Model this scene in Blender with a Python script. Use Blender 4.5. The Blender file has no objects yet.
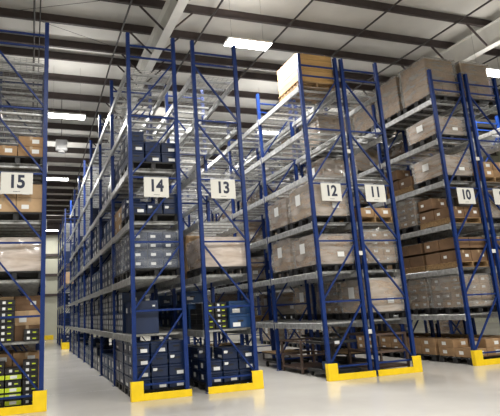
import bpy, math, random
from mathutils import Matrix, Vector
random.seed(7)
SC = bpy.context.scene
COL = SC.collection

# ------------------------------------------------------------------ materials
def new_mat(name, col, rough=.5, metal=0., noise=0., nscale=8., bump=0., bscale=40., col2=None, spec=.5, coat=0., stretch=None):
    m = bpy.data.materials.new(name); m.use_nodes = True
    nt = m.node_tree; b = nt.nodes['Principled BSDF']
    b.inputs['Base Color'].default_value = (*col, 1)
    b.inputs['Roughness'].default_value = rough
    b.inputs['Metallic'].default_value = metal
    b.inputs['Specular IOR Level'].default_value = spec
    b.inputs['Coat Weight'].default_value = coat
    if noise or bump or col2:
        tc = nt.nodes.new('ShaderNodeTexCoord'); mp = nt.nodes.new('ShaderNodeMapping')
        nt.links.new(tc.outputs['Object'], mp.inputs[0])
        if stretch: mp.inputs['Scale'].default_value = stretch
    if noise or col2:
        n = nt.nodes.new('ShaderNodeTexNoise'); n.inputs['Scale'].default_value = nscale; n.inputs['Detail'].default_value = 5
        nt.links.new(mp.outputs[0], n.inputs['Vector'])
        r = nt.nodes.new('ShaderNodeValToRGB')
        c2 = col2 if col2 else tuple(min(1, c*(1+noise)) for c in col)
        c1 = col if col2 else tuple(c*(1-noise) for c in col)
        r.color_ramp.elements[0].position = .35; r.color_ramp.elements[1].position = .65
        r.color_ramp.elements[0].color = (*c1, 1); r.color_ramp.elements[1].color = (*c2, 1)
        nt.links.new(n.outputs['Fac'], r.inputs[0]); nt.links.new(r.outputs[0], b.inputs['Base Color'])
    if bump:
        n2 = nt.nodes.new('ShaderNodeTexNoise'); n2.inputs['Scale'].default_value = bscale; n2.inputs['Detail'].default_value = 4
        nt.links.new(mp.outputs[0], n2.inputs['Vector'])
        bp = nt.nodes.new('ShaderNodeBump'); bp.inputs['Strength'].default_value = bump; bp.inputs['Distance'].default_value = .02
        nt.links.new(n2.outputs['Fac'], bp.inputs['Height']); nt.links.new(bp.outputs[0], b.inputs['Normal'])
    return m

def emit_mat(name, col, s):
    m = bpy.data.materials.new(name); m.use_nodes = True
    nt = m.node_tree; nt.nodes.clear()
    e = nt.nodes.new('ShaderNodeEmission'); e.inputs[0].default_value = (*col, 1); e.inputs[1].default_value = s
    o = nt.nodes.new('ShaderNodeOutputMaterial'); nt.links.new(e.outputs[0], o.inputs[0])
    return m

def film_mat(name, tint, lo, hi):
    m = bpy.data.materials.new(name); m.use_nodes = True
    nt = m.node_tree; b = nt.nodes['Principled BSDF']
    b.inputs['Base Color'].default_value = (*tint, 1); b.inputs['Roughness'].default_value = .16
    b.inputs['Coat Weight'].default_value = 1.0; b.inputs['Coat Roughness'].default_value = .08
    out = nt.nodes['Material Output']
    tc = nt.nodes.new('ShaderNodeTexCoord'); mp = nt.nodes.new('ShaderNodeMapping'); mp.inputs['Scale'].default_value = (1.1, 1.1, 5)
    mp.inputs['Rotation'].default_value = (.12, .2, .3)
    n = nt.nodes.new('ShaderNodeTexNoise'); n.inputs['Scale'].default_value = 1.5; n.inputs['Detail'].default_value = 3; n.inputs['Distortion'].default_value = .6
    nt.links.new(tc.outputs['Object'], mp.inputs[0]); nt.links.new(mp.outputs[0], n.inputs['Vector'])
    mr = nt.nodes.new('ShaderNodeMapRange'); mr.inputs['From Min'].default_value = .35; mr.inputs['From Max'].default_value = .7
    mr.inputs['To Min'].default_value = lo; mr.inputs['To Max'].default_value = hi
    nt.links.new(n.outputs['Fac'], mr.inputs['Value'])
    bp = nt.nodes.new('ShaderNodeBump'); bp.inputs['Strength'].default_value = .55; bp.inputs['Distance'].default_value = .05
    nt.links.new(n.outputs['Fac'], bp.inputs['Height']); nt.links.new(bp.outputs[0], b.inputs['Normal'])
    tr = nt.nodes.new('ShaderNodeBsdfTransparent'); mx = nt.nodes.new('ShaderNodeMixShader')
    nt.links.new(mr.outputs[0], mx.inputs[0]); nt.links.new(tr.outputs[0], mx.inputs[1]); nt.links.new(b.outputs[0], mx.inputs[2])
    nt.links.new(mx.outputs[0], out.inputs['Surface'])
    return m

M = dict(
    blue=new_mat('blue_powder_coat', (.005, .025, .135), .42, noise=.12, nscale=6, spec=.3),
    galv=new_mat('galvanised_steel', (.52, .525, .52), .40, .6, noise=.22, nscale=14),
    wire=new_mat('zinc_wire', (.30, .30, .29), .45, .5),
    yellow=new_mat('yellow_guard_paint', (.90, .62, .008), .42, noise=.05, nscale=7, bump=.1),
    sign=new_mat('white_sign_plate', (.66, .65, .60), .4),
    ink=new_mat('navy_sign_ink', (.012, .018, .045), .5),
    carton=new_mat('brown_cardboard', (.33, .20, .10), .8, noise=.14, nscale=5, bump=.1),
    carton_b=new_mat('pale_cardboard', (.46, .31, .175), .8, noise=.1, nscale=5, bump=.1),
    carton_d=new_mat('dark_cardboard', (.16, .09, .045), .8, noise=.15, nscale=6, bump=.1),
    crate=new_mat('tan_crate_board', (.50, .30, .11), .7, noise=.12, nscale=3, stretch=(1, 1, 6)),
    tape=new_mat('packing_tape', (.42, .31, .19), .25),
    label=new_mat('white_paper_label', (.72, .73, .72), .6),
    navy=new_mat('navy_case_plastic', (.006, .016, .052), .28, noise=.2, nscale=3),
    navy2=new_mat('blue_tote_plastic', (.012, .045, .13), .35, noise=.2, nscale=3),
    navyd=new_mat('navy_sheet_board', (.006, .017, .055), .55, noise=.15, nscale=2),
    black=new_mat('black_plastic', (.012, .012, .013), .45, noise=.2, nscale=10),
    rubber=new_mat('black_rubber', (.01, .01, .01), .7),
    lime=new_mat('lime_print', (.50, .62, .02), .5),
    wood=new_mat('pallet_timber', (.30, .19, .09), .8, noise=.25, nscale=4, stretch=(1, 6, 6)),
    steel=new_mat('dark_cart_steel', (.035, .032, .032), .45, .4, noise=.2),
    brownsteel=new_mat('brown_stillage_paint', (.10, .065, .05), .5, .1, noise=.2),
    bundle=new_mat('long_bag_fabric', (.02, .04, .12), .6, noise=.2),
    film=film_mat('stretch_film', (.58, .555, .525), .34, .62),
    filmw=film_mat('pale_stretch_film', (.82, .74, .68), .42, .78),
    filmn=film_mat('clear_stretch_film', (.62, .66, .72), .10, .30),
    filmg=film_mat('grey_stretch_film', (.40, .39, .37), .36, .62),
    roof=new_mat('roof_insulation', (.64, .625, .585), .65, noise=.07, nscale=.8, bump=.35, bscale=1.6),
    purlin=new_mat('purlin_primer', (.055, .040, .038), .55, noise=.15, nscale=4),
    rafter=new_mat('rafter_paint', (.72, .71, .67), .5, noise=.05, nscale=2),
    pipe=new_mat('dark_pipe', (.04, .034, .032), .5),
    fixture=new_mat('fixture_white', (.7, .7, .7), .4),
    glow=emit_mat('led_panel', (1.0, .985, .94), 22),
)
# floor: pale polished concrete, faint mottling, saw cuts
fm = new_mat('polished_concrete', (.56, .54, .505), .17, noise=.06, nscale=.7, spec=.5)
M['floor'] = fm
# wall: ribbed pale panels
M['wall'] = new_mat('wall_panel', (.54, .54, .44), .5, noise=.03, nscale=1.5)

# ------------------------------------------------------------------ mesh builder
class MB:
    def __init__(s): s.v = []; s.f = []; s.mi = []; s.mats = []
    def m(s, mat):
        if mat not in s.mats: s.mats.append(mat)
        return s.mats.index(mat)
    def poly(s, vs, fs, mat):
        b = len(s.v); k = s.m(mat); s.v += [tuple(v) for v in vs]
        for f in fs: s.f.append(tuple(b+i for i in f)); s.mi.append(k)
    def box(s, x0, x1, y0, y1, z0, z1, mat, bev=0):
        if bev <= 0:
            vs = [(x0,y0,z0),(x1,y0,z0),(x1,y1,z0),(x0,y1,z0),(x0,y0,z1),(x1,y0,z1),(x1,y1,z1),(x0,y1,z1)]
            fs = [(0,3,2,1),(4,5,6,7),(0,1,5,4),(1,2,6,5),(2,3,7,6),(3,0,4,7)]
            s.poly(vs, fs, mat); return
        b = min(bev, (x1-x0)*.45, (y1-y0)*.45, (z1-z0)*.45)
        X = ((x0,x0+b),(x1,x1-b)); Y = ((y0,y0+b),(y1,y1-b)); Z = ((z0,z0+b),(z1,z1-b))
        vs = []; idx = {}
        for i in (0,1):
            for j in (0,1):
                for k in (0,1):
                    for a in range(3):
                        p = (X[i][0 if a==0 else 1], Y[j][0 if a==1 else 1], Z[k][0 if a==2 else 1])
                        idx[(i,j,k,a)] = len(vs); vs.append(p)
        g = lambda i,j,k,a: idx[(i,j,k,a)]
        fs = []
        for i in (0,1): fs.append([g(i,0,0,0),g(i,1,0,0),g(i,1,1,0),g(i,0,1,0)][::(1 if i else -1)])
        for j in (0,1): fs.append([g(0,j,0,1),g(0,j,1,1),g(1,j,1,1),g(1,j,0,1)][::(1 if j else -1)])
        for k in (0,1): fs.append([g(0,0,k,2),g(1,0,k,2),g(1,1,k,2),g(0,1,k,2)][::(1 if k else -1)])
        for i in (0,1):
            for j in (0,1): fs.append([g(i,j,0,0),g(i,j,1,0),g(i,j,1,1),g(i,j,0,1)])
        for i in (0,1):
            for k in (0,1): fs.append([g(i,0,k,0),g(i,1,k,0),g(i,1,k,2),g(i,0,k,2)])
        for j in (0,1):
            for k in (0,1): fs.append([g(0,j,k,1),g(1,j,k,1),g(1,j,k,2),g(0,j,k,2)])
        for i in (0,1):
            for j in (0,1):
                for k in (0,1): fs.append([g(i,j,k,0),g(i,j,k,1),g(i,j,k,2)])
        s.poly(vs, fs, mat)
    def bar(s, a, b, w, h, mat, up=(0,0,1)):
        a = Vector(a); b = Vector(b); d = (b-a).normalized(); u = Vector(up)
        if abs(d.dot(u)) > .98: u = Vector((0,1,0))
        r = d.cross(u).normalized(); u = r.cross(d)
        vs = []
        for p in (a, b):
            for sx, sz in ((-1,-1),(1,-1),(1,1),(-1,1)): vs.append(p + r*sx*w/2 + u*sz*h/2)
        s.poly(vs, [(0,1,2,3),(7,6,5,4),(0,4,5,1),(1,5,6,2),(2,6,7,3),(3,7,4,0)], mat)
    def tube(s, a, b, r, mat, n=10, r2=None):
        a = Vector(a); b = Vector(b); d = (b-a).normalized(); u = Vector((0,0,1)) if abs(d.z) < .9 else Vector((1,0,0))
        p = d.cross(u).normalized(); q = d.cross(p); r2 = r if r2 is None else r2
        vs = []
        for c, rr in ((a,r),(b,r2)):
            for i in range(n):
                t = 2*math.pi*i/n; vs.append(c + p*math.cos(t)*rr + q*math.sin(t)*rr)
        fs = [(i, (i+1)%n, n+(i+1)%n, n+i) for i in range(n)] + [tuple(range(n))[::-1], tuple(range(n, 2*n))]
        s.poly(vs, fs, mat)
    def extr(s, prof, z0, z1, mat):      # closed profile in xy extruded in z
        n = len(prof)
        vs = [(x,y,z0) for x,y in prof] + [(x,y,z1) for x,y in prof]
        s.poly(vs, [(i,(i+1)%n,n+(i+1)%n,n+i) for i in range(n)] + [tuple(range(n))[::-1], tuple(range(n,2*n))], mat)
    def mesh(s, name):
        me = bpy.data.meshes.new(name); me.from_pydata(s.v, [], s.f)
        for m in s.mats: me.materials.append(M[m])
        me.polygons.foreach_set('material_index', s.mi)
        me.validate(); me.update()
        import bmesh
        bm = bmesh.new(); bm.from_mesh(me); bmesh.ops.recalc_face_normals(bm, faces=bm.faces); bm.to_mesh(me); bm.free()
        return me

def obj(name, data, parent=None, loc=(0,0,0), rz=0):
    o = bpy.data.objects.new(name, data); COL.objects.link(o)
    o.location = loc; o.rotation_euler = (0,0,rz)
    if parent: o.parent = parent
    return o
def tag(o, label=None, cat=None, group=None, kind=None):
    for k, v in (('label',label),('category',cat),('group',group),('kind',kind)):
        if v: o[k] = v
    return o
def struct(name, mb, label=None):
    o = obj(name, mb.mesh(name)); o['kind'] = 'structure'
    if label: o['label'] = label
    return o
def dup(proto, loc, rz=0., label=None, cat=None, group=None, scale=None):
    r = proto.copy(); COL.objects.link(r); r.location = loc; r.rotation_euler = (0,0,rz)
    if scale: r.scale = scale
    for ch in proto.children:
        c = ch.copy(); COL.objects.link(c); c.parent = r
        for g in ch.children:
            d = g.copy(); COL.objects.link(d); d.parent = c
    return tag(r, label, cat, group)
PROTOS = []
def proto_take(kind, *a, **k):
    """the first use moves the source itself, later uses copy it"""
    src = P[kind]
    if not src.get('used'):
        USED[kind] = True
    return dup(src, *a, **k)
USED = {}

# ------------------------------------------------------------------ layout numbers
H_CAM = 1.5164
Y0 = 9.725; PITCH = 2.33; NB = 7
FRAME_H = 7.37
LV = [1.085*k for k in range(1, 7)]         # beam centre heights
BEAM_H = .13
TOPS = [0.] + [z + BEAM_H/2 + .012 for z in LV]
HZ = [.26, 1.59, 2.90, 4.205, 5.51, 6.83, 7.09]
W = .99                                      # post centre to post centre
ROWX = {16:-1.98, 15:-.79, 14:1.835, 13:3.266, 12:5.90, 11:7.065, 10:9.735, 9:10.93, 8:13.60}
NUMW = {8:'eight',9:'nine',10:'ten',11:'eleven',12:'twelve',13:'thirteen',14:'fourteen',15:'fifteen',16:'sixteen'}

# ------------------------------------------------------------------ rack part meshes
def post_mesh(sgn):      # open C section, opening inwards (towards +x when sgn=1), with slots
    mb = MB(); w = .039; t = .006; d = .036
    prof = [(-w,-d),(w,-d),(w,-d+.0),(w,-d+t),(-w+t,-d+t),(-w+t,d-t),(w,d-t),(w,d),(-w,d)]
    prof = [(x*sgn, y) for x, y in prof]
    prof = [p for i, p in enumerate(prof) if i == 0 or p != prof[i-1]]
    mb.extr(prof, .012, FRAME_H, 'blue')
    mb.box(*( (w-.006, w) if sgn > 0 else (-w, -w+.006) ), -d, -d+.02, .012, FRAME_H, 'blue')
    mb.box(*( (w-.006, w) if sgn > 0 else (-w, -w+.006) ), d-.02, d, .012, FRAME_H, 'blue')
    for k in range(0, 66):      # punched slots down the aisle face
        z = .25 + k*.108
        x = -sgn*(w+.0006)
        mb.box(x-.0006, x+.0006, -.014, -.004, z, z+.03, 'black'); mb.box(x-.0006, x+.0006, .006, .016, z, z+.03, 'black')
    return mb.mesh('post')
PM = {1: post_mesh(1), -1: post_mesh(-1)}
def mk(fn, name):
    mb = MB(); fn(mb); return mb.mesh(name)
foot_me = mk(lambda b: (b.box(-.07,.07,-.07,.07,0,.012,'blue',.003), b.tube((.05,.05,.012),(.05,.05,.03),.012,'galv',6), b.tube((-.05,-.05,.012),(-.05,-.05,.03),.012,'galv',6)), 'foot_plate')
hbrace_me = mk(lambda b: b.box(.042, W-.042, -.018, .018, -.018, .018, 'blue', .003), 'horizontal_brace')
def diag_me(k, s):
    z0, z1 = HZ[k]+.05, HZ[k+1]-.07
    b = MB()
    a, c = ((.03,0,z0),(W-.03,0,z1)) if s > 0 else ((W-.03,0,z0),(.03,0,z1))
    b.bar(a, c, .032, .038, 'blue', (0,1,0))
    return b.mesh('diagonal_brace')
DM = {(k,s): diag_me(k,s) for k in range(5) for s in (1,-1)}
def whole_frame(s):
    b = MB()
    for x, sg in ((0,1),(W,-1)):
        b.box(x-.039,x+.039,-.036,.036,.0,FRAME_H,'blue')
        b.box(x-.07,x+.07,-.07,.07,0,.012,'blue')
    for z in HZ: b.box(.04, W-.04, -.018,.018, z-.018, z+.018, 'blue')
    for k in range(5):
        z0, z1 = HZ[k]+.05, HZ[k+1]-.07
        a, c = ((.03,0,z0),(W-.03,0,z1)) if s > 0 else ((W-.03,0,z0),(.03,0,z1))
        b.bar(a, c, .032, .038, 'blue', (0,1,0))
    return b.mesh('upright_frame')
WF = {1: whole_frame(1), -1: whole_frame(-1)}
def beam_fn(b, L=PITCH-.08):
    # step beam: box with a ledge on the inner side, connector plates at the ends
    b.box(-.030, .012, 0, L, -.065, .065, 'galv', .005)
    b.box(.012, .026, 0, L, -.065, .030, 'galv', .004)
    for y in (-.002, L-.028):
        b.box(-.040, -.028, y, y+.03, -.09, .09, 'galv', .003)
        b.tube((-.040, y+.015, .055), (-.047, y+.015, .055), .008, 'galv', 6)
        b.tube((-.040, y+.015, -.055), (-.047, y+.015, -.055), .008, 'galv', 6)
beam_me = mk(beam_fn, 'beam')
def deck_fn(b):
    L = PITCH-.12; Wd = W - .05
    for i in range(31):                      # wires across
        y = .01 + i*(L-.02)/30
        b.box(0, Wd, y-.0035, y+.0035, 0, .007, 'wire')
    for i in range(9):                       # wires along
        x = .01 + i*(Wd-.02)/8
        b.box(x-.0035, x+.0035, 0, L, .007, .013, 'wire')
    for i in range(6):                       # support channels
        y = .18 + i*(L-.36)/5
        b.box(.03, Wd-.03, y-.03, y+.03, -.036, -.001, 'galv')
deck_me = mk(deck_fn, 'wire_deck')
spacer_me = mk(lambda b: (b.box(0, 1, -.03, .03, -.045, .045, 'sign', .003)), 'row_spacer')

def build_rack(n, x, nb=NB, y0=Y0, detail=3, label='', levels=6, spacer=None, sgn=None):
    root = obj('pallet_rack', None, None, (x, y0, 0)); tag(root, label, 'rack', 'blue steel pallet rack rows')
    s = sgn if sgn is not None else (1 if n % 2 == 0 else -1)
    for k in range(nb+1):
        if k < detail:
            fr = obj('upright_frame', None, root, (0, k*PITCH, 0))
            obj('post', PM[1], fr, (0,0,0)); obj('post', PM[-1], fr, (W,0,0))
            obj('foot_plate', foot_me, fr); obj('foot_plate', foot_me, fr, (W,0,0))
            for z in HZ: obj('horizontal_brace', hbrace_me, fr, (0,0,z))
            for q in range(5): obj('diagonal_brace', DM[(q,s)], fr)
        else:
            obj('upright_frame', WF[s], root, (0, k*PITCH, 0))
    for k in range(nb):
        for z in LV[:levels]:
            obj('beam', beam_me, root, (-.011, k*PITCH+.04, z))
            o = obj('beam', beam_me, root, (W+.011, (k+1)*PITCH-.04, z), math.pi)
            obj('wire_deck', deck_me, root, (.027, k*PITCH+.06, z+BEAM_H/2))
    if spacer:
        for k in (0, 1, 2):
            for z in (.92, 2.62, 5.0):
                o = obj('row_spacer', spacer_me, root, (W+.042, k*PITCH, z)); o.scale = (spacer-.084, 1, 1)
    return root
RACK_LABEL = {
 16:'blue pallet rack behind rack fifteen, its end frame out of view', 15:'blue pallet rack ending under the sign fifteen, cartons inside',
 14:'blue pallet rack ending under the sign fourteen, full of navy cases', 13:'blue pallet rack ending under the sign thirteen, back to back with rack fourteen',
 12:'blue pallet rack ending under the sign twelve, tan crate on top shelf', 11:'blue pallet rack ending under the sign eleven, back to back with rack twelve',
 10:'blue pallet rack ending under the sign ten, brown cartons on floor', 9:'blue pallet rack ending under the sign nine, back to back with rack ten',
 8:'blue pallet rack at the right edge, across the aisle from rack nine'}
GAPS = {14: ROWX[13]-ROWX[14]-W, 12: ROWX[11]-ROWX[12]-W, 10: ROWX[9]-ROWX[10]-W}
for n, x in ROWX.items():
    build_rack(n, x, label=RACK_LABEL[n], detail=3 if n not in (16,8) else 0, spacer=GAPS.get(n) if n != 14 else None)
FAR_Y = 28.1
build_rack(14, 1.68, nb=3, y0=FAR_Y, detail=0, label='far blue pallet rack beyond the cross aisle, in line with rack fourteen', sgn=1)

# ------------------------------------------------------------------ aisle signs
def sign(num, x0, x1, z0=3.795, z1=4.205):
    b = MB(); w = x1-x0; h = z1-z0
    b.box(-w/2, w/2, -.002, .002, -h/2, h/2, 'sign', .0015)
    root = obj('aisle_sign', b.mesh('aisle_sign'), None, ((x0+x1)/2, Y0-.048, (z0+z1)/2))
    tag(root, 'white sign reading %s, clipped to the end of rack %s' % (num, NUMW[num]), 'sign', 'rack number signs')
    def txt(body, size, x, z, name, bold=0.):
        cu = bpy.data.curves.new(name, 'FONT'); cu.body = body; cu.size = size; cu.align_x = 'CENTER'; cu.align_y = 'CENTER'
        cu.offset = bold; cu.extrude = .0006
        t = bpy.data.objects.new(name, cu); COL.objects.link(t)
        dg = bpy.context.evaluated_depsgraph_get(); me = bpy.data.meshes.new_from_object(t.evaluated_get(dg))
        bpy.data.objects.remove(t); me.materials.clear(); me.materials.append(M['ink'])
        o = obj(name, me, root, (x, -.0035, z)); o.rotation_euler = (math.pi/2, 0, 0); o.scale = (.88, 1, 1)
        return o
    txt(str(num), .34, 0, .02, 'number', .012)
    f = MB()
    for i in range(5): f.box(-.055+i*.024, -.038+i*.024, -.0035, -.0025, -.163, -.152, 'ink')
    obj('small_print', f.mesh('small_print'), root)
    for sx in (-1, 1):
        c = MB(); c.tube((sx*(w/2-.03), -.006, h/2-.025), (sx*(w/2-.03), .012, h/2-.025), .006, 'galv', 8)
        c.box(sx*(w/2-.03)-.01, sx*(w/2-.03)+.01, .0025, .026, h/2-.035, h/2-.015, 'black')
        obj('fixing_clip', c.mesh('fixing_clip'), root)
    return root
for num, x0, x1 in ((15,-.57,-.01),(14,2.09,2.60),(13,3.50,4.05),(12,6.12,6.635),(11,7.28,7.83),(10,9.96,10.50),(9,11.12,11.66)):
    sign(num, x0, x1)

# ------------------------------------------------------------------ yellow end guards
def guard(n, x, tall_left):
    b = MB(); yF = -.10; t = .012
    # tall corner
    def part(s):
        X = lambda v: v if tall_left else W - v
        def bx(xa, xb, ya, yb, za, zb): b.box(min(X(xa),X(xb)), max(X(xa),X(xb)), ya, yb, za, zb, 'yellow', .004)
        bx(-.08, .14, yF-t, yF, 0, .34)            # corner face
        bx(-.08-t, -.08, yF-t, .0, 0, .34)        # return along the aisle
        bx(.14, W+.06, yF-t, yF, 0, .125)          # low rail
        bx(.14, W+.06, yF, yF+.02, .113, .125)     # folded top
        bx(-.08, .14, yF, yF+.03, .328, .34)
        for xx in (.0, .5, .95):                    # floor tabs
            bx(xx, xx+.06, yF, yF+.02, 0, .010)
    part(1)
    o = obj('rack_end_guard', b.mesh('rack_end_guard'), None, (x, Y0, 0))
    tag(o, 'yellow floor guard at the foot of rack %s' % NUMW[n], 'guard', 'yellow rack end guards')
for n, tl in ((15,False),(14,True),(13,False),(12,True),(11,False),(10,True),(9,False)):
    guard(n, ROWX[n], tl)
b = MB(); b.box(-.012,0,-.15,.5,0,.5,'yellow',.004); b.box(-.012,.9,-.162,-.15,0,.34,'yellow',.004)
o = obj('rack_end_guard', b.mesh('rack_end_guard_far'), None, (1.55, FAR_Y, 0)); tag(o, 'small yellow guard at the foot of the far rack beyond the cross aisle', 'guard', 'yellow rack end guards')
b = MB(); b.box(0,1.25,0,.06,.02,.36,'yellow',.006); b.box(.05,.15,.06,.2,0,.3,'yellow'); b.box(1.1,1.2,.06,.2,0,.3,'yellow')
o = obj('wall_guard_rail', b.mesh('wall_guard_rail'), None, (.45, 41.9, 0)); tag(o, 'low yellow guard rail before the far wall at the aisle end', 'guard')

# ------------------------------------------------------------------ loads: kinds
P = {}
def proto(kind, root, cat):
    root['category'] = cat; P[kind] = root
# boxes have their origin at the centre of their base; front = -y face, aisle face = -x
def lab_quads(b, sx, sy, z0, z1, w, ox=0, mat='label'):
    e = .0015
    b.box(ox-w/2, ox+w/2, -sy/2-e, -sy/2+.0002, z0, z1, mat)
def labq_side(b, sx, sy, z0, z1, w, oy=0, mat='label'):
    e = .0015
    b.box(-sx/2-e, -sx/2+.0002, oy-w/2, oy+w/2, z0, z1, mat)

def case_proto(kind, name, cat, sx, sy, sz, mat, lid, label_kw, extra=None, split=True):
    b = MB()
    if lid:
        b.box(-sx/2+.008, sx/2-.008, -sy/2+.008, sy/2-.008, 0, sz-.05, mat, .008)
        b.box(-sx/2, sx/2, -sy/2, sy/2, sz-.055, sz-.004, mat, .010)
        for s in (-1, 1):
            b.box(-.06, .06, s*sy/2-.004, s*sy/2+.004, sz*.45, sz*.58, 'black', .002)
    else:
        b.box(-sx/2, sx/2, -sy/2, sy/2, 0, sz-.003, mat, .006)
    if not split: label_kw(b)
    if extra: extra(b)
    r = obj(name, b.mesh(name))
    if split:
        for q in (0, 1):
            l = MB(); label_kw(l, q); obj('label', l.mesh('label'), r)
    proto(kind, r, cat)
    return r
SX = SY = 0
def lk(sx, sy, fr, sd):
    def f(b, which=None):
        if which != 1:
            for (z0, z1, w, ox) in fr: lab_quads(b, sx, sy, z0, z1, w, ox)
        if which != 0:
            for (z0, z1, w, oy) in sd: labq_side(b, sx, sy, z0, z1, w, oy)
    return f
# near, with label parts
case_proto('case', 'navy_case', 'case', .33, .50, .215, 'navy', True, lk(.33,.50,[(.025,.088,.13,.05)],[(.06,.15,.12,.02)]))
case_proto('case2', 'navy_case', 'case', .33, .50, .215, 'navy', True, lk(.33,.50,[(.11,.16,.08,-.09)],[(.03,.08,.2,-.1)]))
case_proto('tote', 'blue_tote', 'tote', .48, .50, .27, 'navy2', True, lk(.48,.50,[(.03,.11,.16,-.09)],[(.08,.17,.14,.05)]))
case_proto('bigcase', 'navy_large_case', 'large case', .46, .50, .62, 'navyd', False, lk(.46,.50,[(.50,.53,.05,.14)],[(.40,.50,.12,.1)]))
# far, label printed on the mesh
case_proto('case_f', 'navy_box', 'box', .50, .49, .215, 'navy', False, lk(.5,.49,[(.06,.14,.12,.03)],[(.06,.16,.20,.06)]), split=False)
case_proto('case_g', 'navy_file_case', 'file case', .50, .24, .42, 'navy', False, lk(.5,.24,[(.2,.3,.1,0)],[(.05,.13,.10,.04),(.17,.26,.12,-.02),(.30,.38,.09,.05)]), split=False)
case_proto('tote_f', 'blue_tote', 'tote', .55, .49, .29, 'navy2', True, lk(.55,.49,[(.07,.15,.16,-.06)],[(.07,.20,.17,.05)]), split=False)
def carton_extra(sx, sy, sz):
    def f(b):
        b.box(-.025, .025, -sy/2-.001, sy/2+.001, sz-.0025, sz-.0005, 'tape')
        b.box(-.025, .025, -sy/2-.0012, -sy/2+.0002, sz-.08, sz-.001, 'tape')
        b.box(-sx/2-.0008, -sx/2+.0002, -sy/2+.01, sy/2-.01, sz*.5-.002, sz*.5+.002, 'carton_d') if False else None
    return f
def carton_pro(kind, mat, sx, sy, sz, fr, sd, split, name='brown_carton'):
    case_proto(kind, name, 'carton', sx, sy, sz, mat, False, lk(sx, sy, fr, sd), carton_extra(sx, sy, sz), split)
carton_pro('carton', 'carton', .47, .50, .20, [(.06,.14,.13,.08)], [(.06,.14,.13,.05)], True)
carton_pro('cartonb', 'carton_b', .47, .50, .27, [(.06,.14,.13,-.08)], [(.08,.17,.13,.05)], True, 'pale_carton')
carton_pro('cartond', 'carton_d', .47, .50, .32, [(.12,.2,.1,.1)], [(.12,.2,.1,.1)], True, 'dark_carton')
carton_pro('carton_f', 'carton', .50, .49, .24, [(.06,.14,.13,.08)], [(.06,.14,.13,.05)], False)
carton_pro('cartonb_f', 'carton_b', .50, .49, .30, [(.06,.14,.13,.08)], [(.10,.19,.12,-.05)], False, 'pale_carton')
def lime_case(kind, lime):
    b = MB(); sx, sy, sz = .26, .40, .105
    b.box(-sx/2, sx/2, -sy/2, sy/2, 0, sz-.003, 'black', .006)
    r = obj('black_carton', b.mesh('black_carton'))
    l = MB()
    if lime: l.box(-sx/2-.0006, sx/2+.0006, -sy/2-.0015, -sy/2+.0002, .018, .088, 'lime'); lab_quads(l, sx, sy+.003, .03, .08, .11, .0)
    else:
        lab_quads(l, sx, sy, .03, .075, .05, -.05); l.box(.02, .08, -sy/2-.0015, -sy/2+.0002, .035, .055, 'lime')
    obj('printed_band' if lime else 'label', l.mesh('printed_band'), r)
    proto(kind, r, 'carton')
lime_case('blk', False); lime_case('lime', True)

def pallet_proto(kind, name, mat, lx=1.02, ly=1.04, h=.15):
    b = MB()
    for i in range(3):
        x = -lx/2+.05 + i*(lx-.10)/2
        if mat == 'wood':
            b.box(x-.022, x+.022, -ly/2, ly/2, .018, h-.02, mat, .003)
        else:
            for j in range(3):
                y = -ly/2+.08 + j*(ly-.16)/2
                b.box(x-.05, x+.05, y-.075, y+.075, .0, h-.03, mat, .008)
    n = 7
    for i in range(n):
        y = -ly/2+.05 + i*(ly-.10)/(n-1)
        b.box(-lx/2, lx/2, y-.048, y+.048, h-.02, h, mat, .003)
    if mat == 'wood':
        for y in (-ly/2+.05, 0, ly/2-.05): b.box(-lx/2, lx/2, y-.048, y+.048, 0, .018, mat, .003)
    else:
        b.box(-lx/2, lx/2, -ly/2, ly/2, h-.034, h-.020, mat, .003)
    r = obj(name, b.mesh(name)); proto(kind, r, 'pallet')
pallet_proto('pal_b', 'black_pallet', 'black'); pallet_proto('pal_w', 'wooden_pallet', 'wood')

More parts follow.
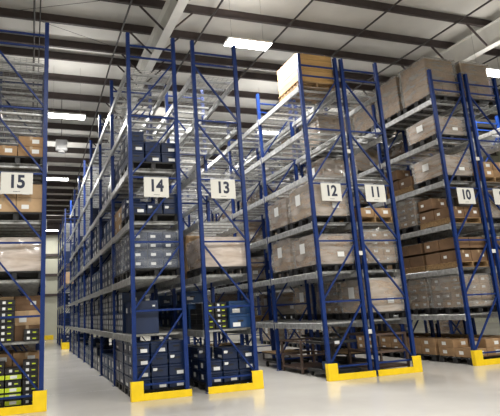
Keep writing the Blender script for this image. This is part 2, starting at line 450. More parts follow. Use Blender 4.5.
def wrapped(kind, name, sx, sy, sz, cmat, fmat, nx, ny, nz, labels, seed, bulge=.02):
    rnd = random.Random(seed)
    b = MB(); gx, gy, gz = sx/nx, sy/ny, sz/nz
    for i in range(nx):
        for j in range(ny):
            for k in range(nz):
                if 0 < i < nx-1 and 0 < j < ny-1: continue
                jx, jy = rnd.uniform(-.006,.006), rnd.uniform(-.006,.006)
                x0 = -sx/2+i*gx; y0 = -sy/2+j*gy; z0 = k*gz
                x1 = x0+gx-.006; y1 = y0+gy-.006
                b.box(x0+jx, x1+jx, y0+jy, y1+jy, z0, z0+gz-.004, cmat if (rnd.random() < .85 or 'navy' in cmat or nx == 1) else ('carton_d' if cmat == 'carton' else 'carton'), .006)
                if labels == 2:
                    if i == 0: b.box(x0+jx-.002, x0+jx, y0+.06, y0+.16, z0+gz*.35, z0+gz*.65, 'label')
                    if j == 0: b.box(x0+.06, x0+.16, y0+jy-.002, y0+jy, z0+gz*.35, z0+gz*.65, 'label')
    r = obj(name, b.mesh(name))
    # film shell: subdivided loose box, slightly crumpled, open underneath
    nn = 14; mb = MB(); e = .034
    def pt(u, v, w):   # unit cube coords -> crumpled
        x, y, z = (u-.5)*(sx+2*e), (v-.5)*(sy+2*e), w*(sz+e)
        k = .007*math.sin(9*u+5*w+seed) + .007*math.sin(8*v-6*w+2*seed) + .004*math.sin(23*(u+v)+17*w) + bulge*(math.sin(math.pi*w)-.3)*.5
        cx = 1 + k/(sx/2); cy = 1 + k/(sy/2)
        return (x*cx, y*cy, z)
    def grid(fn):
        vs = [pt(*fn(i/nn, j/nn)) for j in range(nn+1) for i in range(nn+1)]
        fs = [(j*(nn+1)+i, j*(nn+1)+i+1, (j+1)*(nn+1)+i+1, (j+1)*(nn+1)+i) for j in range(nn) for i in range(nn)]
        mb.poly(vs, fs, fmat)
    grid(lambda a, c: (a, 0, c)); grid(lambda a, c: (a, 1, c)); grid(lambda a, c: (0, a, c)); grid(lambda a, c: (1, a, c)); grid(lambda a, c: (a, c, 1))
    me = mb.mesh('stretch_wrap')
    for p in me.polygons: p.use_smooth = True
    obj('stretch_wrap', me, r)
    if labels == 1:
        l = MB(); q = .062
        l.box(-sx/2-q-.002, -sx/2-q, -.12, .10, sz*.45, sz*.8, 'label'); obj('shipping_label', l.mesh('shipping_label'), r)
        l = MB(); l.box(.05, .22, -sy/2-q-.002, -sy/2-q, sz*.25, sz*.42, 'label'); obj('shipping_label', l.mesh('shipping_label'), r)
    proto(kind, r, 'wrapped load')
wrapped('wr_a', 'wrapped_pallet_load', .93, .93, .72, 'carton_b', 'film', 1, 1, 1, 1, 1)
wrapped('wr_b', 'wrapped_pallet_load', .93, .93, .64, 'carton', 'film', 1, 1, 2, 1, 2)
wrapped('wr_c', 'wrapped_pallet_load', .94, .94, .74, 'carton', 'filmg', 3, 3, 4, 2, 3)
wrapped('wr_g', 'wrapped_pallet_load', .94, .94, .74, 'carton', 'filmg', 2, 2, 2, 0, 4)
wrapped('wr_p', 'wrapped_pallet_load', .93, .93, .58, 'carton_b', 'filmw', 3, 3, 4, 0, 5)
wrapped('wr_t', 'wrapped_pallet_load', .94, .94, 1.05, 'carton', 'filmg', 2, 2, 3, 0, 6)
wrapped('wr_n', 'wrapped_pallet_load', .93, .93, .72, 'navy', 'filmn', 3, 3, 4, 2, 7)

# tall tan crate
b = MB(); sx, sy, sz = .98, 1.0, .72
b.box(-sx/2, sx/2, -sy/2, sy/2, 0, sz, 'crate', .012)
for k in range(1, 5):
    z = sz*k/5
    b.box(-sx/2-.002, sx/2+.002, -sy/2-.002, sy/2+.002, z-.003, z+.003, 'carton_d')
r = obj('tan_board_crate', b.mesh('tan_board_crate'))
for x in (-.3, .3):
    l = MB(); l.box(x-.010, x+.010, -sy/2-.006, sy/2+.006, .0, sz+.005, 'crate'); obj('strap', l.mesh('strap'), r)
proto('crate', r, 'crate')

# flatbed cart: legs, two decks, wheels
def cart_proto():
    b = MB(); b.box(-.42,.42,-.55,.55,.34,.375,'steel',.006); b.box(-.42,.42,-.55,.55,.365,.39,'wood',.004)
    r = obj('flatbed_cart', b.mesh('flatbed_cart'))
    l = MB(); l.box(-.40,.40,-.52,.52,.15,.18,'steel',.005); l.box(-.30,-.26,-.5,.5,.10,.15,'steel'); l.box(.26,.30,-.5,.5,.10,.15,'steel'); obj('lower_deck', l.mesh('lower_deck'), r)
    for sx_ in (-1,1):
        for sy_ in (-1,1):
            g = MB(); g.box(sx_*.39-.02, sx_*.39+.02, sy_*.5-.02, sy_*.5+.02, .18, .34, 'steel'); obj('leg', g.mesh('leg'), r)
            w = MB(); w.tube((sx_*.33-.02, sy_*.42, .062), (sx_*.33+.02, sy_*.42, .062), .06, 'rubber', 16)
            w.box(sx_*.33-.03, sx_*.33+.03, sy_*.42-.02, sy_*.42+.02, .10, .16, 'steel'); obj('caster', w.mesh('caster'), r)
    proto('cart', r, 'cart')
cart_proto()
def stillage_proto():
    r = obj('steel_stillage', None)
    b = MB(); b.box(-.45,.45,-.5,.5,.10,.14,'brownsteel',.004); obj('base_deck', b.mesh('base_deck'), r)
    for sx_ in (-1,1):
        for sy_ in (-1,1):
            g = MB(); g.box(sx_*.43-.025, sx_*.43+.025, sy_*.47-.025, sy_*.47+.025, 0, .74, 'brownsteel', .004); obj('corner_post', g.mesh('corner_post'), r)
    b = MB()
    for z in (.40, .72):
        for s_ in (-1,1):
            b.box(-.43,.43,s_*.47-.015,s_*.47+.015,z-.02,z+.02,'brownsteel'); b.box(s_*.43-.015,s_*.43+.015,-.47,.47,z-.02,z+.02,'brownsteel')
    obj('rail', b.mesh('rail'), r)
    proto('stillage', r, 'stillage')
stillage_proto()
def machine_proto():     # black wheeled work stand with a column and a work table
    b = MB(); b.box(-.40,.40,-.45,.45,.10,.17,'black',.01)
    r = obj('black_wheeled_stand', b.mesh('black_wheeled_stand'))
    c = MB(); c.box(-.05,.05,-.05,.05,.17,.70,'steel',.006); obj('column', c.mesh('column'), r)
    c = MB(); c.box(-.42,.42,-.40,.40,.70,.76,'black',.01); c.box(-.35,-.1,-.2,.2,.76,.82,'black',.01); obj('table', c.mesh('table'), r)
    c = MB(); lab_quads(c, .1, .80, .70, .76, .12, -.1); obj('label', c.mesh('label'), r)
    for sx_ in (-1,1):
        for sy_ in (-1,1):
            w = MB(); w.tube((sx_*.33-.025, sy_*.38, .062), (sx_*.33+.025, sy_*.38, .062), .06, 'rubber', 16); w.box(sx_*.33-.032, sx_*.33+.032, sy_*.38-.02, sy_*.38+.02, .09, .12, 'steel'); obj('caster', w.mesh('caster'), r)
    proto('stand', r, 'stand')
machine_proto()
def bin_proto():   # small open blue bin with slanted front
    b = MB(); w, d, h, t = .22, .30, .16, .006
    b.box(-w/2,w/2,-d/2,d/2,0,t,'navy2'); b.box(-w/2,-w/2+t,-d/2,d/2,0,h,'navy2'); b.box(w/2-t,w/2,-d/2,d/2,0,h,'navy2'); b.box(-w/2,w/2,d/2-t,d/2,0,h,'navy2'); b.box(-w/2,w/2,-d/2,-d/2+t,0,h*.55,'navy2')
    r = obj('blue_open_bin', b.mesh('blue_open_bin')); l = MB(); lab_quads(l, w, d, .03, .07, .1); obj('label', l.mesh('label'), r)
    proto('bin', r, 'bin')
bin_proto()

PROTO_USED = set()
NOUN = {'case':'navy case','case2':'navy case','case_f':'navy box','case_g':'upright navy file case','tote':'blue lidded tote','tote_f':'blue lidded tote','bigcase':'tall navy case',
        'carton':'brown carton','carton_f':'brown carton','cartonb':'pale brown carton','cartonb_f':'pale brown carton','cartond':'dark brown carton',
        'blk':'flat black carton','lime':'lime-banded black carton','pal_b':'black plastic pallet','pal_w':'wooden pallet',
        'wr_a':'film-wrapped pallet load','wr_b':'film-wrapped pallet load','wr_c':'grey film-wrapped load with labels','wr_g':'grey film-wrapped load','wr_p':'pale film-wrapped load','wr_t':'tall grey film-wrapped load','wr_n':'film-wrapped load of navy cases',
        'crate':'tan board crate','roll':'long blue fabric roll','cart':'flatbed cart','stillage':'brown steel stillage','stand':'black wheeled stand','bin':'open blue bin'}
LEVEL = ['floor level','first shelf','second shelf','third shelf','fourth shelf','fifth shelf','sixth shelf']
BAY = ['end bay','second bay','third bay','fourth bay','fifth bay','sixth bay','seventh bay']
TIER = ['lowest','second up','third up','fourth up','fifth up','sixth up','seventh up','eighth up','ninth up']
def side_word(r, i, nx):
    if not isinstance(r, int): return 'aisle-side' if i == 0 else 'inner'
    if r % 2: i = nx-1-i
    return 'aisle-side' if i == 0 else ('inner' if i == nx-1 else 'middle')
def put(kind, x, y, z, label, rz=0., sc=None):
    src = P[kind]
    nm = src.name.split('.')[0].replace('_', ' ')
    grp = GROUP
    if kind not in PROTO_USED:
        PROTO_USED.add(kind); src.location = (x,y,z); src.rotation_euler = (0,0,rz)
        if sc: src.scale = sc
        return tag(src, label, None, grp)
    return dup(src, (x,y,z), rz, label, None, grp, sc)
GROUP = ''
def place_name(r, b, l):
    return ('%s, %s, %s' % (('rack %s' % NUMW[r]) if isinstance(r, int) else 'far rack', BAY[b], LEVEL[l]))
SIZE = {'case':(.33,.50,.215),'tote':(.48,.50,.27),'bigcase':(.46,.50,.62),'case_f':(.50,.49,.215),'case_g':(.50,.24,.42),'tote_f':(.55,.49,.29),
        'carton':(.47,.50,.20),'cartonb':(.47,.50,.27),'cartond':(.47,.50,.32),'carton_f':(.50,.49,.24),'cartonb_f':(.50,.49,.30),'blk':(.26,.40,.105),'lime':(.26,.40,.105)}
def bay_y(r, b): return (Y0 if isinstance(r, int) else FAR_Y) + b*PITCH
def row_x(r): return ROWX[r] if isinstance(r, int) else 1.68
def slot_c(r, b, s): return row_x(r)+W/2, bay_y(r, b) + (.60 if s == 0 else 1.73)
STACKN = ['near','second','third','far','fifth','sixth','seventh','eighth']
def stack(r, b, l, s, kind, nx, ny, nz, pallet=None, dz=0., jit=.012, skip=None, x_al=0, hide_inner=True):
    """individually placed boxes on a pallet slot; boxes nobody could see (inside the block) are left out"""
    global GROUP
    cx, cy = slot_c(r, b, s); z = TOPS[l] + .002 + dz
    pn = place_name(r, b, l)
    if pallet:
        GROUP = 'pallets in the racks'
        put(pallet, cx, cy, z, '%s, %s half, %s' % (NOUN[pallet], 'front' if s == 0 else 'rear', pn)); z += .152
    sx, sy, sz = SIZE[kind]
    GROUP = '%ss on the shelves of %s' % (NOUN[kind], pn.split(',')[0])
    gx = sx+.012; gy = sy+.018
    for i in range(nx):
        for j in range(ny):
            top = nz if not isinstance(nz, (list, tuple)) else nz[(i*ny+j) % len(nz)]
            if hide_inner and i > 0 and not (b == 0 and s == 0 and j == 0): continue
            for k in range(top):
                x = cx + (i-(nx-1)/2)*gx + x_al + random.uniform(-jit, jit)*.3
                y = cy + (j-(ny-1)/2)*gy + random.uniform(-jit, jit)*.3
                st = STACKN[s*ny+j]; 
                dep = '' if nx == 1 or hide_inner and b > 0 else (' ' + side_word(r, i, nx))
                lab = '%s, %s in the%s %s stack, %s' % (NOUN[kind], TIER[k], dep, st, pn)
                put('case2' if kind == 'case' and random.random() < .45 else kind, x, y, z + k*sz, lab, random.uniform(-.006,.006) + (math.pi if nx > 1 and kind in ('case','tote','cartond') and random.random() < .38 else 0))
def load(r, b, l, s, kind, pallet='pal_b', sc=None, rz=0., dx=0):
    global GROUP
    cx, cy = slot_c(r, b, s); z = TOPS[l] + .002; pn = place_name(r, b, l); half = 'front' if s == 0 else 'rear'
    if pallet:
        GROUP = 'pallets in the racks'; put(pallet, cx+dx, cy, z, '%s, %s half, %s' % (NOUN[pallet], half, pn)); z += .152
    GROUP = 'wrapped loads in the racks' if kind.startswith('wr') else NOUN[kind]+'s in the racks'
    put(kind, cx+dx, cy, z, '%s, %s half, %s' % (NOUN[kind], half, pn), rz, sc)
RN = random.Random(11)

# ---- rack 15 (seen from its end)
stack(15,0,0,0,'carton',2,2,[4,3,4,4],'pal_b'); 
def lime_stack(l, xs, n, pat):
    global GROUP
    GROUP = 'black cartons in rack 15'
    for xi, x in enumerate(xs):
        for k in range(n[xi]):
            kd = 'lime' if (xi, k) in pat else 'blk'
            put(kd, x, Y0+.28-.0, TOPS[l]+.002+.13*0+.105*k, '%s, %s in column %s from the post, %s' % (NOUN[kd], TIER[k], ['one','two','three'][len(xs)-1-xi], 'rack fifteen, '+LEVEL[l]), RN.uniform(-.02,.02))
# (the black cartons stand in front of the brown ones: move those back)
for o in list(COL.objects):
    if o.parent is None and str(o.get('label','')).find('rack fifteen') > 0 and o.get('category') in ('carton','pallet'):
        o.location.y += .42 if o.location.y < Y0+1.2 else .0
lime_stack(0, (-.54, -.26, .02), (8, 7, 8), {(0,2),(0,3),(1,2),(1,3),(1,1),(1,5),(0,5)})
stack(15,1,0,0,'carton_f',2,2,3,'pal_b'); stack(15,1,0,1,'carton_f',2,2,3)
GROUP = 'black cartons in rack 15'
def r15_l1():
    global GROUP
    GROUP = 'black cartons in rack 15'
    for k in range(7): put('blk', -.40, Y0+.27, TOPS[1]+.002+.105*k, '%s, %s in the single column, rack fifteen, first shelf' % (NOUN['blk'], TIER[k]), RN.uniform(-.02,.02))
    for k in range(2): put('blk', .02, Y0+.27, TOPS[1]+.002+.105*k, '%s, %s of the short pile, rack fifteen, first shelf' % (NOUN['blk'], ['lower','upper'][k]), RN.uniform(-.02,.02))
    GROUP = 'brown cartons on the shelves of rack 15'
    for i, x in enumerate((-.54, -.055)):
        for k in range(3):
            put('cartond' if (i+k) % 2 else 'cartonb', x, Y0+.76, TOPS[1]+.002+(.27*k if (i+k)%2 == 0 else .27*k), '%s carton, %s in the %s column, rack fifteen, end bay, first shelf' % ('dark' if (i+k)%2 else 'pale', TIER[k], ['inner','aisle-side'][i]), 0, (1,1,.27/.32) if (i+k)%2 else None)
r15_l1()
load(15,0,2,0,'wr_p','pal_b',(.98,1,1.0)); load(15,0,2,1,'wr_p')
stack(15,0,3,0,'cartonb',2,2,[2,3,2,2],'pal_b'); stack(15,0,3,1,'carton',2,2,2,'pal_w')
stack(15,0,4,0,'carton',2,2,[1,1,2,1],'pal_b'); stack(15,0,4,1,'carton',2,2,1,'pal_b')
for b_ in range(1, 5):
    for l_ in range(0, 5):
        q = RN.random()
        for s_ in (0, 1):
            if l_ == 4 and b_ > 2: continue
            if q < .4: load(15,b_,l_,s_,'wr_p' if l_ % 2 else 'wr_b')
            elif l_ and q < .8: stack(15,b_,l_,s_,'cartonb_f',2,2,2,'pal_w')
# ---- rack 16
for b_ in range(0, 4):
    for l_ in range(1, 5):
        for s_ in (0, 1):
            if RN.random() < .6: load(16,b_,l_,s_,'wr_b' if RN.random() < .5 else 'wr_p')

# ---- rack 14
stack(14,0,0,0,'case',3,2,[4,4,4,3],'pal_b'); stack(14,0,0,1,'case',3,2,4,'pal_b')
stack(14,0,1,0,'bigcase',1,2,1,x_al=-.22); stack(14,0,1,1,'case_g',1,4,[2,2,1,2],x_al=-.24)
load(14,0,2,0,'wr_n','pal_b'); load(14,0,2,1,'wr_n','pal_b')
stack(14,0,3,0,'case',3,2,[1,2,1,2,2,1],'pal_b'); stack(14,0,3,1,'cartonb',2,2,[2,2,2,3])
stack(14,0,4,0,'case',3,2,[3,3,2,1,2,2],'pal_b')
stack(14,0,4,1,'case_f',1,2,3,x_al=-.2)
KF = ['case_f','case_g','tote_f']
for b_ in range(1, 7):
    for l_ in range(0, 5):
        for s_ in (0, 1):
            kd = ['tote_f','case_g','case_f','tote_f','case_f'][l_] if b_ % 2 else ['case_f','case_g','tote_f','case_f','tote_f'][l_]
            if l_ == 4 and RN.random() < .45: continue
            nz = {'case_f': RN.choice((3,4)), 'case_g': 2, 'tote_f': RN.choice((2,3))}[kd]
            if b_ >= 5 and kd == 'case_g': kd = 'tote_f'; nz = 3
            if l_ == 4: nz = max(1, nz-1)
            if kd == 'case_g': stack(14,b_,l_,s_,kd,1,4,[nz,nz,nz-1,nz] if RN.random()<.5 else nz,x_al=-.22)
            else: stack(14,b_,l_,s_,kd,1,2,[nz,max(1,nz-RN.choice((0,0,1)))],x_al=-.22)
# back half of rack 14's bays is filled with plain tall trunks so that the shelves read deep
for b_ in range(1, 4):
    for l_ in range(0, 4):
        for s_ in (0, 1):
            if RN.random() < .6: stack(14,b_,l_,s_,'bigcase',1,2,1,x_al=.35)
# ---- rack 13
stack(13,0,0,0,'case',3,2,[2,3,3,2,3,3],'pal_b'); stack(13,0,0,1,'case',3,2,3,'pal_b')
stack(13,0,1,0,'blk',2,2,[5,4,5,5],x_al=-.24); stack(13,0,1,0,'tote',1,2,[2,2],x_al=.275); stack(13,0,1,1,'tote',2,2,2)
load(13,0,2,0,'wr_p','pal_b'); stack(13,0,2,1,'cartonb',2,2,3,'pal_w')
for b_ in range(1, 6):
    for l_ in range(0, 3):
        for s_ in (0, 1):
            if RN.random() < (.85 if l_ < 2 else .35): stack(13,b_,l_,s_,'tote_f' if l_ % 2 else 'case_f',1,2,[RN.choice((2,3)),2])
# ---- rack 12
load(12,0,6,0,'crate','pal_w',(1,1,1.0)); 
for b_ in range(0, 4):
    for s_ in (0, 1):
        if b_ < 1 or b_ > 1 and RN.random() < .35:
            load(12,b_,3,s_,'wr_a' if s_ == 0 else 'wr_b'); load(12,b_,2,s_,'wr_b' if s_ == 0 else 'wr_a')
stack(12,2,1,0,'carton',2,2,[2,1,2,2],'pal_w')
load(12,3,1,0,'wr_g'); load(12,4,1,1,'wr_b')
load(12,0,0,0,'stand',None,dx=-.02); load(12,1,0,0,'cart',None)
load(12,3,0,0,'cart',None); load(12,0,0,1,'stillage',None)
GROUP = 'open blue bins in the racks'
put('bin', ROWX[12]+.24, Y0+.33, .173, 'open blue bin on the black stand, rack twelve, end bay, floor level')
# ---- rack 11
load(11,0,0,0,'stillage',None,sc=(1,1,1.15)); load(11,0,0,1,'cart',None); load(11,1,0,0,'stand',None)
load(11,0,1,0,'wr_a'); load(11,0,1,1,'wr_c'); load(11,1,1,0,'wr_a')
load(11,0,2,0,'wr_c'); load(11,0,2,1,'wr_b'); load(11,1,2,0,'wr_c'); load(11,1,2,1,'wr_a')
stack(11,0,3,0,'carton',2,2,[1,1,1,2],'pal_w'); load(11,1,3,1,'wr_a')
load(11,0,5,1,'wr_g'); load(11,1,5,0,'wr_g'); load(11,0,4,1,'wr_b')
for b_ in range(2, 5):
    for l_ in range(1, 5):
        for s_ in (0, 1):
            if RN.random() < .5: load(11,b_,l_,s_,RN.choice(('wr_a','wr_b','wr_c')))
# ---- rack 10
stack(10,0,0,0,'carton',2,2,[1,2,2,1],'pal_b'); stack(10,0,0,1,'carton',2,2,[2,2,2,3],'pal_b'); stack(10,1,0,0,'carton',2,2,2,'pal_b'); stack(10,1,0,1,'carton',2,2,2,'pal_b')
for s_ in (0, 1):
    load(10,0,1,s_,'wr_c'); load(10,1,1,s_,'wr_c')
    stack(10,0,2,s_,'cartond',2,2,2,'pal_w'); stack(10,1,2,s_,'cartonb',2,2,2,'pal_w')
    load(10,0,6,s_,'wr_t'); load(10,1,6,s_,'wr_t')
stack(10,0,3,0,'cartond',2,2,[1,2],'pal_w'); load(10,0,3,1,'wr_c'); stack(10,1,3,0,'cartonb',2,2,2,'pal_w'); load(10,1,3,1,'wr_b')
load(10,0,4,0,'wr_b',sc=(1,1,.8)); stack(10,0,4,1,'cartond',2,2,[1,2],'pal_w'); load(10,1,4,1,'wr_c')
load(10,0,5,0,'wr_b',sc=(1,1,.75)); load(10,1,5,1,'wr_a')
for b_ in range(2, 5):
    for l_ in range(0, 5):
        for s_ in (0, 1):
            if RN.random() < .6: load(10,b_,l_,s_,RN.choice(('wr_a','wr_b','wr_c')))
# ---- rack 9 and 8
for b_ in range(0, 3):
    for l_ in range(0, 7):
        for s_ in (0, 1):
            if l_ in (0, 2, 4) and b_ < 2: stack(9,b_,l_,s_,'carton' if l_ != 2 else 'cartond',2,2,2,'pal_w' if l_ else 'pal_b')
            elif RN.random() < .8: load(9,b_,l_,s_,'wr_t' if l_ == 6 else RN.choice(('wr_c','wr_g','wr_a')))
for b_ in range(0, 3):
    for l_ in range(0, 6):
        if RN.random() < .8: load(8,b_,l_,0,RN.choice(('wr_c','wr_g','wr_a')))
# ---- far rack beyond the cross aisle
for b_ in range(0, 3):
    for l_ in range(0, 5):
        for s_ in (0, 1):
            q = RN.random()
            if l_ == 3 and b_ < 2: stack('far',b_,l_,s_,'cartonb_f',1,2,2,x_al=-.2)
            elif q < .8: stack('far',b_,l_,s_,'case_f',1,2,3,x_al=-.2)

# sources that were never placed
for k, o in P.items():
    if k not in PROTO_USED:
        for c in list(o.children): bpy.data.objects.remove(c)
        bpy.data.objects.remove(o)

# ------------------------------------------------------------------ building
XL, XR, YF, YB = -13.0, 27.0, -14.0, 43.0
RIDGE = 16.2; ZR = 10.2; SL = .04
zp = lambda y: ZR - SL*abs(y-RIDGE)          # underside of the purlins
b = MB(); b.box(XL, XR, YF, YB, -.2, 0, 'floor'); struct('floor', b, 'pale glossy concrete floor')
# saw cut joints
for i_, (xa, xb, ya, yb2) in enumerate([(.3, 1.72, y_, y_+.004) for y_ in (11.5, 14.5, 17.5, 20.5, 23.5)]):
    b = MB(); b.box(xa, xb, ya, yb2, .0002, .0010, 'galv'); struct('floor_joint_%d' % (i_+1), b, 'thin saw cut joint in the floor')
def roof_piece(y0, y1, name):
    b = MB(); d = .30
    vs = [(XL,y0,zp(y0)+d),(XR,y0,zp(y0)+d),(XR,y1,zp(y1)+d),(XL,y1,zp(y1)+d)]
    vs += [(x,y,z+.15) for x,y,z in vs]
    b.poly(vs, [(0,1,2,3),(7,6,5,4),(0,4,5,1),(1,5,6,2),(2,6,7,3),(3,7,4,0)], 'roof')
    return b
b = roof_piece(YF, RIDGE, 'a'); c = roof_piece(RIDGE, YB, 'b'); b.poly(c.v, c.f, 'roof')
struct('ceiling', b, 'pale insulated metal roof')
py = [RIDGE-.42-1.533*k for k in range(0, 20) if RIDGE-.42-1.533*k > YF+.1] + [RIDGE+.42+1.533*k for k in range(0, 18) if RIDGE+.42+1.533*k < YB-.05]
for i, y in enumerate(py):
    b = MB(); z = zp(y); sg = 1 if y < RIDGE else -1
    b.box(XL, XR, y-.004, y+.004, z, z+.30, 'purlin')
    b.box(XL, XR, y-.10, y+.004, z, z+.006, 'purlin'); b.box(XL, XR, y-.10, y-.094, z, z+.026, 'purlin')
    b.box(XL, XR, y-.004, y+.07, z+.292, z+.299, 'purlin')
    struct('trim_%d' % (i+1), b, 'dark roof purlin')
ti = len(py)
def slope_beam(x, y0, y1, w, zo, h, mat):
    b = MB()
    vs = []
    for (y) in (y0, y1):
        for dx in (-w/2, w/2):
            for dz in (zo, zo+h): vs.append((x+dx, y, zp(y)+dz))
    b.poly(vs, [(0,1,3,2),(4,6,7,5),(0,4,5,1),(2,3,7,6),(0,2,6,4),(1,5,7,3)], mat)
    return b
for x in (-6.7, 3.55, 13.78, 24.0):
    ti += 1; b = MB()
    for ya, yb_ in ((YF, RIDGE), (RIDGE, YB)):
        for w, zo, h in ((.012,-.70,.70), (.26,-.715,.016), (.26,-.014,.012)):
            c = slope_beam(x, ya, yb_, w, zo, h, 'rafter'); b.poly(c.v, c.f, 'rafter')
    struct('trim_%d' % ti, b, 'pale roof rafter')
    ti += 1; b = MB()
    for y in py:
        for s_ in (-1, 1):
            b.bar((x+s_*.80, y-.02, zp(y)+.02), (x+s_*.11, y-.02, zp(y)-.66), .045, .045, 'purlin', (0,1,0))
    struct('trim_%d' % ti, b, 'dark flange braces of a rafter')
for x, r in ((-.07,.028),(.09,.02),(2.48,.03),(4.92,.03),(7.40,.03),(9.88,.03),(12.5,.03),(-2.5,.03),(-5,.03),(15.9,.03),(18.4,.03)):
    ti += 1; b = MB()
    for ya, yb_ in ((YF, RIDGE), (RIDGE, YB)):
        b.tube((x, ya, zp(ya)-r-.012), (x, yb_, zp(yb_)-r-.012), r, 'pipe', 8)
    struct('trim_%d' % ti, b, 'dark pipe under the purlins')
for pa, pb in (((-3.2,12.6,zp(12.6)-.06),(3.42,15.64,zp(15.6)-.06)), ((-4.5,15.6,zp(15.6)-.06),(3.42,11.75,zp(11.7)-.06))):
    ti += 1; b = MB(); b.tube(pa, pb, .006, 'pipe', 6); struct('trim_%d' % ti, b, 'thin roof bracing cable')
# walls: ribbed panel + girts
def rib_wall(name, horizontal_axis, fixed, a0, a1, z1, inward):
    b = MB(); n = int((a1-a0)/.3)
    def bx(p, q, c0, c1, z0, zz, mat):
        c0, c1 = sorted((c0, c1))
        if horizontal_axis == 'x': b.box(p, q, c0, c1, z0, zz, mat)
        else: b.box(c0, c1, p, q, z0, zz, mat)
    bx(a0, a1, fixed, fixed-inward*.2, 0, z1, 'wall')
    for i in range(n):
        p = a0 + .3*i + .1
        bx(p, p+.05, fixed, fixed+inward*.035, 0, z1, 'wall')
    struct(name, b, 'pale ribbed metal wall')
    for z, h in ((3.42,.2),(5.0,.2),(6.6,.2)) :
        g = MB()
        def gx(p, q, c0, c1, z0, zz):
            c0, c1 = sorted((c0, c1))
            if horizontal_axis == 'x': g.box(p, q, c0, c1, z0, zz, 'purlin')
            else: g.box(c0, c1, p, q, z0, zz, 'purlin')
        gx(a0, a1, fixed+inward*.036, fixed+inward*.2, z-h/2, z+h/2)
        global ti; ti += 1
        struct('trim_%d' % ti, g, 'dark wall girt')
rib_wall('wall_back', 'x', YB, XL, XR, zp(YB)+.30, -1)
rib_wall('wall_front', 'x', YF, XL, XR, zp(YF)+.30, 1)
rib_wall('wall_left', 'y', XL, YF, YB, 10.2, 1)
rib_wall('wall_right', 'y', XR, YF, YB, 10.2, -1)
g = MB(); g.box(XL, XR, YB-.25, YB-.04, 8.25, zp(YB)-.001, 'purlin'); ti += 1; struct('trim_%d' % ti, g, 'dark band along the top of the far wall')  # dark strip across the top of the back wall

# ------------------------------------------------------------------ lights
LE = 420
def fixture(x, y, z, label, power=LE):
    r = obj('ceiling_light', None, None, (x, y, z)); tag(r, label, 'light', 'long white ceiling lights')
    b = MB(); b.box(-.62,.62,-.21,.21,.0,.06,'fixture',.01); b.box(-.2,.2,-.09,.09,.06,.11,'fixture',.01); obj('housing', b.mesh('housing'), r)
    b = MB(); b.box(-.60,.60,-.19,.19,-.012,-.001,'glow'); obj('diffuser', b.mesh('diffuser'), r)
    b = MB()
    zz = zp(y+0) - z
    for s_ in (-1,1): b.tube((s_*.45,0,.06),(s_*.45,0,zz),.003,'pipe',5)
    obj('suspension_wire', b.mesh('suspension_wire'), r)
    ld = bpy.data.lights.new('ceiling_light_lamp', 'AREA'); ld.shape = 'RECTANGLE'; ld.size = 1.16; ld.size_y = .30; ld.energy = power; ld.color = (1.0, .975, .93); ld.spread = math.radians(170)
    lo = bpy.data.objects.new('lamp', ld); COL.objects.link(lo); lo.parent = r; lo.location = (0,0,-.02)
    ld = bpy.data.lights.new('added_roof_fill_lamp', 'AREA'); ld.shape = 'RECTANGLE'; ld.size = 1.0; ld.size_y = .16; ld.energy = power*(.10 if x < 13 or y < 10 else .03); ld.color = (1.0, .975, .93)  # upward area lamp added to brighten the roof
    lo = bpy.data.objects.new('added_roof_fill', ld); COL.objects.link(lo); lo.parent = r; lo.location = (0,0,.125); lo.rotation_euler = (math.pi,0,0)
ZL = 8.3
LT = [(5.28,11.1,'ceiling light nearest the rack ends, above the aisle between thirteen and twelve'),
      (1.05,17.0,'larger of two ceiling lights above the aisle between fifteen and fourteen'),
      (1.05,25.4,'middle ceiling light above the aisle between fifteen and fourteen'),
      (1.40,41.0,'small distant ceiling light before the far wall'),
      (13.35,11.0,'ceiling light at the top right corner, above the aisle beyond rack nine'),
      (8.95,17.2,'ceiling light above the aisle between eleven and ten'),
      (5.1,21.0,'ceiling light seen through racks twelve and thirteen, deep in their aisle'),
      (12.9,19.5,'ceiling light deep in the aisle beyond rack nine'),
      (5.1,32.0,'farthest ceiling light above the aisle between thirteen and twelve'),
      (8.95,27.0,'farthest ceiling light above the aisle between eleven and ten')]
for x, y, lb in LT: fixture(x, y, ZL, lb, LE*.3 if y > 38 else LE)
NI = 0
for y in (3.5, -4.5):  # unseen fixtures added as fill light for the rack ends
    for i, x in enumerate((-6.0, 1.0, 7.5, 14.0)):
        fixture(x, y, ZL, 'unseen ceiling light added over the open floor, %s in the %s row' % (['first','second','third','fourth'][i], 'near' if y > 0 else 'rear'), LE*.85)

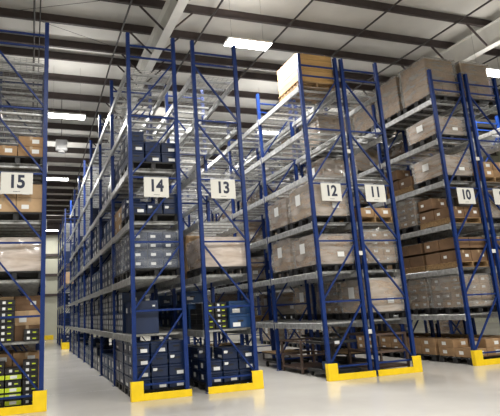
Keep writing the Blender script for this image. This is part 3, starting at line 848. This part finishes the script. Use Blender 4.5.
# small grey unit hanging under the roof in the left aisle
r = MB(); r.box(-.22,.22,-.10,.10,-.22,.22,'fixture',.03)
o = obj('hanging_junction_box', r.mesh('hanging_junction_box'), None, (1.0, 19.4, 8.05)); tag(o, 'grey box hanging between two lights above the left aisle', 'junction box')
r = MB(); r.tube((0,0,.22),(0,0,zp(19.4)-8.05),.012,'pipe',8); obj('stem', r.mesh('stem'), o)
r = MB(); r.tube((0,0,-.22),(0,0,-.30),.10,'fixture',12,.14); obj('horn', r.mesh('horn'), o)

# dim bounce in the hall
w = bpy.data.worlds.new('world'); SC.world = w; w.use_nodes = True
w.node_tree.nodes['Background'].inputs[0].default_value = (.8,.85,.9,1); w.node_tree.nodes['Background'].inputs[1].default_value = .3

# ------------------------------------------------------------------ camera (500 x 416)
YAW, PIT, ROL = 0.32429417, 0.21772053, -0.05135323
FPX, PX, PYY = 509.831, 199.98, 198.979
a, be, c = YAW, PIT, ROL
F = Vector((math.sin(a)*math.cos(be), math.cos(a)*math.cos(be), math.sin(be)))
R0 = Vector((math.cos(a), -math.sin(a), 0)); U0 = R0.cross(F)
RX = R0*math.cos(c) + U0*math.sin(c); UX = -R0*math.sin(c) + U0*math.cos(c)
cd = bpy.data.cameras.new('camera'); cam = bpy.data.objects.new('camera', cd); COL.objects.link(cam)
mt = Matrix((RX, UX, -F)).transposed().to_4x4(); mt.translation = Vector((0, 0, H_CAM)); cam.matrix_world = mt
cd.sensor_width = 36; cd.sensor_fit = 'HORIZONTAL'; cd.lens = FPX/500*36
cd.shift_x = (250-PX)/500; cd.shift_y = (PYY-208)/500
cd.clip_start = .05; cd.clip_end = 200
SC.camera = cam

SC.view_settings.view_transform = 'Standard'; SC.view_settings.look = 'None'
SC.view_settings.gamma = 1; SC.view_settings.use_curve_mapping = False
SC.view_settings.exposure = 0.12
SC.cycles.use_denoising = True
SC.cycles.max_bounces = 7; SC.cycles.diffuse_bounces = 4; SC.cycles.transparent_max_bounces = 16
SC.cycles.sample_clamp_indirect = 6
